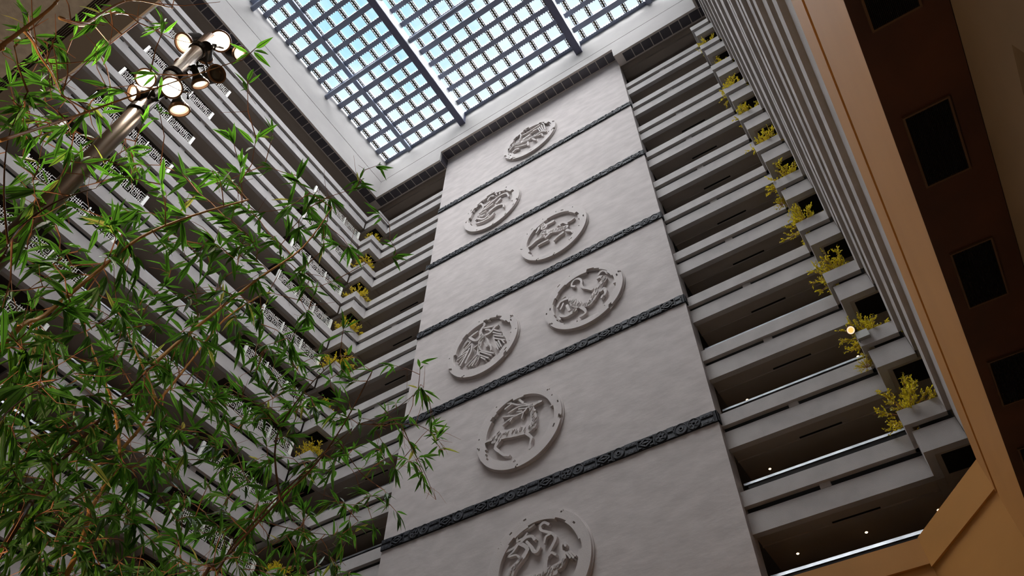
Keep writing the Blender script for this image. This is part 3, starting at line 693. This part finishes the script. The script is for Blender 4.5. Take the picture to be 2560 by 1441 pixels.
rw = MB(); rw.box(XW+0.02, XW+0.95, 3.84, 3.88, GZ, 5.95); rw.box(XW+0.3, XW+0.95, 3.88, 7.9, 5.95, 6.0); rw.box(XW+0.3, XW+0.95, 7.9, 7.95, GZ, 5.95)
rw.build('door_1', 'umber', kind='structure')
MB().box(XW+0.95, XW+1.0, 3.84, 7.95, GZ, 6.0).build('door_2', 'shadow', kind='structure')
# near soffit over the viewer
ns = MB(); ns.box(-25, XC1, -0.315, -0.075, 7.0, 7.5); ns.build('ceiling_beam', 'beam', kind='structure')
MB().box(-25, XC1, -0.075, -0.057, 6.99, 9.6).build('ceiling_edge', 'grout', kind='structure')
ns = MB(); ns.box(-25, XC1, -5.5, -0.40, 7.0, 7.3); ns.build('ceiling_lobby', 'greysoff', kind='structure')
ns = MB(); ns.box(-25, XC1, -0.40, -0.315, 7.12, 7.3); ns.build('ceiling_slot', 'shadow', kind='structure')
ns = MB()
for q in (-0.385, -0.368, -0.351, -0.334): ns.box(-25, XC1, q-0.0012, q+0.0012, 6.995, 7.01)
e = tag(ns.build('linear_diffuser', 'steel'), 'thin parallel metal blades of the slot diffuser in the ceiling at upper left', 'air vent')
# air grilles in the rust soffit
def grille(y1, label):
    e = thing('air_grille', (1.73, y1-0.47, 7.0), label, 'air grille', 'square black grilles in the brown soffit')
    z = 6.976
    b = MB(); x0, x1, a, c = 1.50, 1.955, y1-0.95, y1
    b.box(x0, x1, a, a+0.02, z-0.012, z+0.018); b.box(x0, x1, c-0.02, c, z-0.012, z+0.018); b.box(x0, x0+0.02, a+0.02, c-0.02, z-0.012, z+0.018); b.box(x1-0.02, x1, a+0.02, c-0.02, z-0.012, z+0.018)
    b.build('frame', 'grframe', e)
    MB().box(x0+0.02, x1-0.02, a+0.02, c-0.02, z+0.012, z+0.017).build('backing', 'shadow', e)
    b = MB()
    for i in range(27): xx = x0+0.03+i*0.0152; b.box(xx, xx+0.005, a+0.02, c-0.02, z-0.006, z+0.011)
    b.build('slats', 'grille', e)
for y1, lb in ((3.75, 'cut by the top picture edge'), (5.72, 'second from the top of the picture'), (7.70, 'third from the top of the picture'), (9.70, 'cut by the right picture edge'), (11.68, 'lowest, just inside the right picture edge')):
    grille(y1, 'black slatted air grille in the rust brown soffit, %s' % lb)

# ------------------------------------------------------------------ amber spotlight on the right bay
def can_light(name, pos, d, r, ln, label, group, lens, watts, anchor=None, col=(1, 0.9, 0.75), bell=False, mtl='black'):
    pos = Vector(pos); d = Vector(d).normalized()
    e = thing(name, pos, label, 'spotlight', group)
    b = MB()
    if bell: b.lathe([(-ln, r*0.30), (-ln*0.72, r*0.42), (-ln*0.5, r*0.46), (-ln*0.25, r*0.75), (0, r)], pos, d, 28, True, False)
    else: b.lathe([(-ln, r*0.55), (-ln*0.9, r*0.78), (-ln*0.15, r*0.92), (0, r)], pos, d, 28, True, False)
    b.build('housing', mtl, e, smooth=False)
    b = MB(); b.lathe([(-0.01, r), (0.006, r*1.07), (0.014, r*1.05), (0.014, r*0.90), (-0.004, r*0.88)], pos, d, 28, False, False); rim = b.build('rim', 'copper', e)
    b = MB(); b.lathe([(0.000, r*0.62), (0.008, r*0.4), (0.010, r*0.2)], pos, d, 28, True, True); b.build('lens', lens, rim)
    b = MB(); b.lathe([(-0.001, r*0.62), (-0.001, r*0.9)], pos, d, 28, False, False); b.build('reflector', {'lens': 'reflhot', 'lensoff': 'lensoff'}.get(lens, 'reflon'), rim)
    if anchor is not None:
        a = Vector(anchor); s1 = d.orthogonal().normalized(); b = MB(); c = pos-d*ln*0.55
        b.tube([c+s1*r, c+s1*r*1.15-d*ln*0.4, a], 0.009, 6); b.tube([c-s1*r, c-s1*r*1.15-d*ln*0.4, a], 0.009, 6); b.build('yoke', 'black', e)
    if watts:
        l = bpy.data.lights.new(name+'_lamp', 'SPOT'); l.energy = watts; l.color = col; l.spot_size = 2.3; l.spot_blend = 0.6; l.shadow_soft_size = r*0.8
        o = bpy.data.objects.new(name+'_lamp', l); C.objects.link(o); o.parent = e; o.location = d*0.03
        o.rotation_euler = d.to_track_quat('-Z', 'Y').to_euler()
    return e
p = at_y(2127, 826, 17.2)
can_light('bay_spotlight', p, (-0.35, -0.75, -0.55), 0.13, 0.28, 'small amber-lit spotlight clamped to the right corner planter', None, 'spotglow', 15, anchor=(0.55, 17.33, p.z-0.45), col=(1, 0.6, 0.3))
gbx = at_y(2157, 838, 17.3)
tag(MB().box(gbx.x-0.17, gbx.x+0.17, 17.24, 17.35, gbx.z-0.13, gbx.z+0.14).build('junction_box', 'greybox'), 'grey metal junction box on the planter under the amber spotlight', 'box')

# ------------------------------------------------------------------ floodlight pole
PX, PY = -3.12, 0.352
e = thing('light_pole', (PX, PY, GZ), 'tall dark bronze pole rising past the bamboo, carrying a cluster of floodlights', 'pole')
b = MB(); b.tube([(PX, PY, GZ), (PX, PY, 2.0), (PX, PY, 4.0), (PX, PY, 5.75)], [0.062, 0.058, 0.052, 0.048], 20); b.build('shaft', 'pole', e, smooth=True)
b = MB(); b.lathe([(0, 0.16), (0.03, 0.16), (0.05, 0.08)], (PX, PY, GZ), (0, 0, 1), 24); b.build('base_plate', 'pole', e)
for z in (4.35, 4.95, 5.45):
    b = MB(); b.lathe([(0, 0.055), (0.01, 0.062), (0.06, 0.062), (0.07, 0.055)], (PX, PY, z), (0, 0, 1), 20); b.build('clamp', 'black', e)
lamps = [ # px, py, radius px, tilt angle, image direction, lens, watts, label, bell, distance offset
 (550, 103, 27, 8, 0, 'lens', 55, 'brightest floodlight near the top of the pole, white hot lens', 0, 0.0),
 (461, 108, 26, 40, 170, 'lensdim', 20, 'floodlight half hidden by leaves left of the pole top', 0, 0.3),
 (597, 133, 19, 35, 15, 'lensdim', 20, 'small floodlight furthest right of the cluster, oval glowing lens', 0, -0.1),
 (365, 197, 25, 15, 200, 'lens', 55, 'bright floodlight left of the pole, upper of the two glaring pair', 0, -0.1),
 (428, 219, 27, 10, 0, 'lens', 55, 'bright floodlight in front of the pole, round lens with halo', 0, -0.5),
 (335, 233, 22, 58, 190, 'lensdim', 20, 'floodlight turned left, narrow oval lens, leftmost of the cluster', 0, 0.0),
 (448, 273, 26, 52, 80, 'lensdim', 20, 'floodlight aimed down below the cluster, bell-shaped housing', 1, -0.2),
 (500, 209, 22, 62, 70, 'lensdim', 15, 'floodlight tipped down right of the pole, thin bright oval lens', 1, -0.1),
 (541, 185, 24, 32, 340, 'lensoff', 0, 'unlit dark floodlight with ribbed rim right of the pole', 0, 0.0),
 (452, 160, 15, 150, 250, 'lensoff', 0, 'black floodlight seen from behind, left of the pole shaft', 0, 0.25),
 (512, 142, 20, 140, 100, 'lensoff', 0, 'black floodlight seen from behind near the pole top', 0, 0.1)]
for (px, py, rp, tilt, ia, lens, wt, lb, bell, off) in lamps:
    d0 = ray(px, py).normalized()
    # distance where the ray passes the pole
    tt = PX/d0.x; dist = tt+off
    pos = d0*dist; rr = rp/F*dist*(ray(px, py).length)**0
    rr = rp/F*dist*0.85
    im = R0*math.cos(math.radians(ia))+R1*math.sin(math.radians(ia))
    im = (im-d0*im.dot(d0)).normalized()
    dd = -d0*math.cos(math.radians(tilt))+im*math.sin(math.radians(tilt))
    can_light('floodlight', pos, dd, rr, rr*2.4, lb, 'floodlights on the bronze pole', lens, wt, anchor=(PX, PY, min(5.65, pos.z+0.05)), bell=bool(bell))

# ------------------------------------------------------------------ bamboo
rnd = random.Random(5)
def stem3(pts, d0, d1, foot):
    out = []
    n_ = len(pts)
    P = [at_d(p[0], p[1], d0+(d1-d0)*i/(n_-1)-0.45) for i, p in enumerate(pts)]
    a = P[0]
    if foot:
        f = Vector(foot); g = Vector((a.x, a.y, 0))
        low = [f, f+(a-f)*0.33+Vector((0, 0, 0.15)), f+(a-f)*0.66+Vector((0, 0, 0.15))]
        P = low+P
    # smooth
    sm = []
    for i in range(len(P)-1):
        p0 = P[max(i-1, 0)]; p1 = P[i]; p2 = P[i+1]; p3 = P[min(i+2, len(P)-1)]
        for q in range(4):
            u = q/4; sm.append(0.5*((2*p1)+(-p0+p2)*u+(2*p0-5*p1+4*p2-p3)*u*u+(-p0+3*p1-3*p2+p3)*u**3))
    sm.append(P[-1]); return sm
plants = [
 dict(lb='golden bamboo cane slanting up from the left picture edge, level with the fretwork', m='cane', r=0.017, foot=(-4.2, 0.9, GZ),
      st=[([(0,870),(110,790),(230,690),(350,595),(480,540),(620,500)], 4.6, 5.6)]),
 dict(lb='dark brown bamboo cane crossing the lower left, paler towards its tip', m='darkcane', r=0.021, foot=(-4.6, 1.6, GZ),
      st=[([(0,1385),(75,1260),(150,1159),(270,1028),(373,921)], 4.6, 5.5), ([(373,921),(466,839),(638,703),(756,620),(830,520)], 5.5, 6.4, 'cane', 0.013)]),
 dict(lb='orange-lit upright bamboo cane in the bottom left of the picture', m='cane', r=0.019, foot=(-5.4, 2.5, GZ),
      st=[([(165,1441),(206,1350),(225,1279),(255,1227),(300,1133),(349,1073),(394,1009),(450,938),(480,900),(560,800),(650,740)], 5.4, 6.4), ([(300,1133),(285,1020),(240,900),(215,830)], 5.6, 5.9), ([(394,1009),(350,900),(300,800)], 5.8, 6.1)]),
 dict(lb='bright thin bamboo cane crossing the top left corner', m='cane', r=0.012, foot=(-3.0, -0.35, GZ),
      st=[([(-60,160),(0,117),(60,72),(127,20),(160,-20)], 3.3, 3.5), ([(60,77),(80,100),(100,140),(127,180),(150,228)], 3.4, 3.6), ([(150,45),(210,60),(260,30),(330,0),(430,20)], 3.4, 4.2), ([(0,352),(100,320),(190,290),(330,240),(450,200),(600,150)], 3.6, 4.8)]),
 dict(lb='slender bamboo leaning right across the carved wall', m='darkcane', r=0.009, foot=(-5.8, 3.6, GZ),
      st=[([(540,1441),(640,1300),(744,1196),(800,1140),(845,1103),(898,1061),(958,1043),(1022,998),(1059,968)], 6.4, 7.6), ([(898,1061),(1003,1061),(1048,1065),(1085,1088),(1112,1125)], 7.2, 7.5), ([(845,1103),(900,1180),(950,1220)], 7.1, 7.4), ([(1003,1061),(1030,1120),(1060,1180),(1090,1250)], 7.3, 7.6), ([(640,1300),(760,1330),(850,1340)], 6.7, 7.1)]),
 dict(lb='bamboo with rust brown stem at the bottom edge of the picture', m='darkcane', r=0.016, foot=(-5.6, 3.1, GZ),
      st=[([(500,1460),(540,1425),(595,1360),(700,1250),(790,1160),(860,1060),(930,930)], 6.0, 7.0), ([(700,1250),(690,1100),(760,980),(850,890)], 6.4, 6.9)]),
 dict(lb='small bamboo of short twigs at the middle of the left picture edge', m='darkcane', r=0.008, foot=(-3.6, 0.5, GZ),
      st=[([(-40,700),(20,610),(60,560),(150,500),(240,470)], 3.7, 4.3), ([(20,610),(10,480),(20,350),(60,250)], 3.7, 4.0), ([(-40,1100),(30,1020),(120,960),(200,930)], 3.8, 4.2)]),
]
nodes = []   # (pos, plant index)
PT = []
for i, p in enumerate(plants):
    e = thing('bamboo', p['foot'], p['lb'], 'bamboo', 'bamboo plants'); PT.append(e); p['tw'] = MB(); p['lf'] = MB()
    for j, st_ in enumerate(p['st']):
        pts, d0, d1 = st_[:3]
        sm = stem3(pts, d0, d1, p['foot'] if j == 0 else None)
        r0 = p['r'] if j == 0 else (st_[4] if len(st_) > 3 else p['r']*0.55); n_ = len(sm); rad = [r0*(1-0.7*q/(n_-1)) for q in range(n_)]
        # swollen nodes of the cane
        b = MB(); b.tube(sm, rad, 8)
        acc = 0
        for q in range(1, n_):
            acc += (sm[q]-sm[q-1]).length
            if acc > 0.28:
                acc = 0; d = (sm[q]-sm[q-1]).normalized(); b.lathe([(-0.006, rad[q]*1.0), (0, rad[q]*1.35), (0.006, rad[q]*1.0)], sm[q], d, 8)
        b.build('cane' if j == 0 else 'side_branch', st_[3] if len(st_) > 3 else p['m'], e, smooth=True)
        for q in range(n_):
            if sm[q].z > -0.5 and (j > 0 or q > 10 or i in (3, 6)): nodes.append((sm[q], i))
dens = [
 [2,1,1,2,2,0,0,0,0,0,0], [4,2,3,1,1,0,.6,0,0,0,0], [6,5,4,1,0,0,0,0,0,0,0], [5,4,3,4,0,1,1,0,0,0,0], [4,3,2,4,3,3,2,3.5,1.2,.5,0],
 [4,3,4,4,5,5,5,5,2,1.2,0], [3,3,5,6,6,6,6,5,2,0,0], [5,5,6,7,7,6,6,4,1,0,0], [6,6,6,7,7,7,7,6,2,0,0], [8,7,7,7,7,7,7,7,5,2.2,1.2],
 [8,8,8,8,7,7,7,7,6,4,2.5], [9,8,8,8,7,7,7,7,6,4,.8], [9,9,8,8,7,7,6,6,5,1.5,0], [9,9,9,8,7,7,7,7,6,.8,0], [9,9,9,8,7,7,7,7,6,.6,0]]
cl = []
for r_, row in enumerate(dens):
    for c_, v in enumerate(row):
        v = v*(0.85 if r_ < 4 else (1.22 if r_ > 8 and c_ < 8 else 1.1)); n_ = int(v)+(1 if rnd.random() < v-int(v) else 0)
        for _ in range(n_):
            px = c_*100+rnd.uniform(0, 100); py = r_*100+rnd.uniform(0, 100)
            if py < 200 and px > 430 and px < 560: continue
            near = 3.5+3.4*px/1100+0.6*py/1441
            cl.append((at_d(px, py, near+rnd.uniform(-0.3, 1.1)), px, py))
for (px, py, dd) in ((640,120,4.6),(505,425,5.0),(545,430,5.0),(640,345,5.6),(745,440,6.2),(890,470,6.6),(905,450,6.6),(975,600,7.0),(990,640,7.0),(1050,905,7.6),(1045,975,7.6),(1070,990,7.6),(1090,1110,7.6),(1060,1140,7.5),(1085,1080,7.6),(1000,1290,7.3),(1078,1050,7.6),(1095,1090,7.6),(1100,1120,7.5),(1040,1150,7.5),(1050,1180,7.6),(1062,1210,7.6),(985,1050,7.4),(1010,1090,7.4),(1030,1110,7.5),(965,1120,7.3),(990,1180,7.4),(940,1240,7.3),(960,1270,7.3),(150,120,3.5),(265,215,3.9),(235,55,3.6),(70,30,3.4),(30,250,3.5),(70,230,3.5),(120,260,3.6),(60,330,3.6),(160,330,3.7)):
    cl.append((at_d(px, py, dd), px, py))
def leaf(mb, o, d, up, ln, wd):
    d = d.normalized(); sd = d.cross(up)
    if sd.length < 1e-3: sd = d.orthogonal()
    sd.normalize(); nrm = sd.cross(d).normalized()
    prof = ((0.0, 0.06), (0.18, 0.75), (0.42, 1.0), (0.72, 0.62), (1.0, 0.02)); n_ = len(mb.v)
    for (t_, w_) in prof:
        c = o+d*(ln*t_)-nrm*(0.14*ln*t_*t_); hw = wd*0.5*w_; mr = min(wd*0.055, hw*0.5)
        lift = nrm*(hw*0.35)
        mb.v += [tuple(c+sd*hw+lift), tuple(c+sd*mr), tuple(c-sd*mr), tuple(c-sd*hw+lift)]
    for i in range(len(prof)-1):
        a = n_+i*4
        for j in range(3):
            mb.f.append((a+j, a+j+1, a+j+5, a+j+4)); mb.mi.append(1 if j == 1 else 0)
def near_node(p):
    best = None; bd = 1e9
    for (q, i) in nodes:
        d = (q-p).length_squared
        if d < bd: bd = d; best = (q, i)
    return best, math.sqrt(bd)
cl2 = sorted(cl, key=lambda c: near_node(c[0])[1])
for (p, px, py) in cl2:
    (q, i), dist = near_node(p)
    P = plants[i]
    # twig from the nearest stem or twig, with one kink
    mid = q.lerp(p, 0.5)+Vector((rnd.uniform(-1, 1), rnd.uniform(-1, 1), rnd.uniform(-0.2, 1)))*0.10*min(dist, 1.0)
    P['tw'].tube([q, mid, p], [0.0042, 0.0032, 0.0020], 5)
    nodes.append((p, i)); nodes.append((mid, i))
    axis = (p-mid).normalized()
    droop = Vector((0, 0, -1))
    nl = rnd.randint(4, 8)
    big = 0.112 if px < 450 and py < 450 else 0.155
    side = axis.cross(Vector((rnd.uniform(-1, 1), rnd.uniform(-1, 1), rnd.uniform(-1, 1)))).normalized()
    for j in range(nl):
        a = rnd.uniform(-1, 1)*1.25; o = p-axis*rnd.uniform(0, 0.10)
        rot = Matrix.Rotation(rnd.uniform(0, 6.28), 3, axis)
        d = (axis*math.cos(a)+(rot@side)*math.sin(a)*0.9+droop*rnd.uniform(0.1, 0.9)).normalized()
        up = Vector((rnd.uniform(-.6, .6), rnd.uniform(-.6, .6), 1))
        ln = big*rnd.uniform(0.6, 1.25)
        leaf(P['lf'], o+d*0.012, d, up, ln, ln*rnd.uniform(0.14, 0.20))
for _ in range(480):      # bare side twigs
    q, i = rnd.choice(nodes)
    d = Vector((rnd.uniform(-1, 1), rnd.uniform(-1, 1), rnd.uniform(-0.6, 1))).normalized(); l_ = rnd.uniform(0.08, 0.3)
    plants[i]['tw'].tube([q, q+d*l_*0.5, q+(d+Vector((0, 0, rnd.uniform(-.4, .4))))*l_], [0.0022, 0.0018, 0.001], 4)
for p, e in zip(plants, PT):
    if p['tw'].v: p['tw'].build('twigs', 'twig', e, kind='stuff')
    if p['lf'].v: p['lf'].build('foliage', ['leaf', 'midrib'], e, kind='stuff')

# planter the bamboo and pole stand in (below the picture)
e = thing('floor_planter', (-4.5, 1.6, GZ), 'long low stone planter holding the bamboo at floor level', 'planter')
b = MB(); b.box(-6.6, -2.4, -0.7, -0.6, GZ, GZ+0.4); b.box(-6.6, -2.4, 4.1, 4.2, GZ, GZ+0.4); b.box(-6.6, -6.5, -0.6, 4.1, GZ, GZ+0.4); b.box(-2.5, -2.4, -0.6, 4.1, GZ, GZ+0.4); b.build('curb', 'concrete', e)

# ------------------------------------------------------------------ unseen floor uplights added to warm the tan ring and bamboo
def uplight(x, y, tgt, watts, label):
    e = thing('added_uplight', (x, y, GZ), label, 'light', 'added floor uplights')
    b = MB(); b.lathe([(0, 0.16), (0.22, 0.16), (0.26, 0.14)], (x, y, GZ), (0, 0, 1), 20, True, False); b.build('housing', 'black', e)
    b = MB(); b.lathe([(0.24, 0.13), (0.245, 0.05)], (x, y, GZ), (0, 0, 1), 20, False, True); b.build('lens', 'lensdim', e)
    l = bpy.data.lights.new('uplight_fill', 'SPOT'); l.energy = watts; l.color = (1.0, 0.70, 0.42); l.spot_size = 2.0; l.spot_blend = 1.0; l.shadow_soft_size = 0.2
    o = bpy.data.objects.new('uplight_fill', l); C.objects.link(o); o.parent = e; o.location = (0, 0, 0.35)
    d = Vector(tgt)-Vector((x, y, GZ)); o.rotation_euler = d.to_track_quat('-Z', 'Y').to_euler()
uplight(-5.5, 9.0, (1.4, 9.0, 7.0), 110, 'unseen uplight added to warm the tan right-hand parapet')
uplight(-3.0, 13.0, (0.8, 16.5, 7), 50, 'unseen uplight added to warm the tan corner panel')
uplight(-4.4, 0.2, (-3.8, 0.6, 5), 700, 'unseen uplight added to warm the bamboo')

for o in bpy.data.objects:
    if 'base' in o: del o['base']
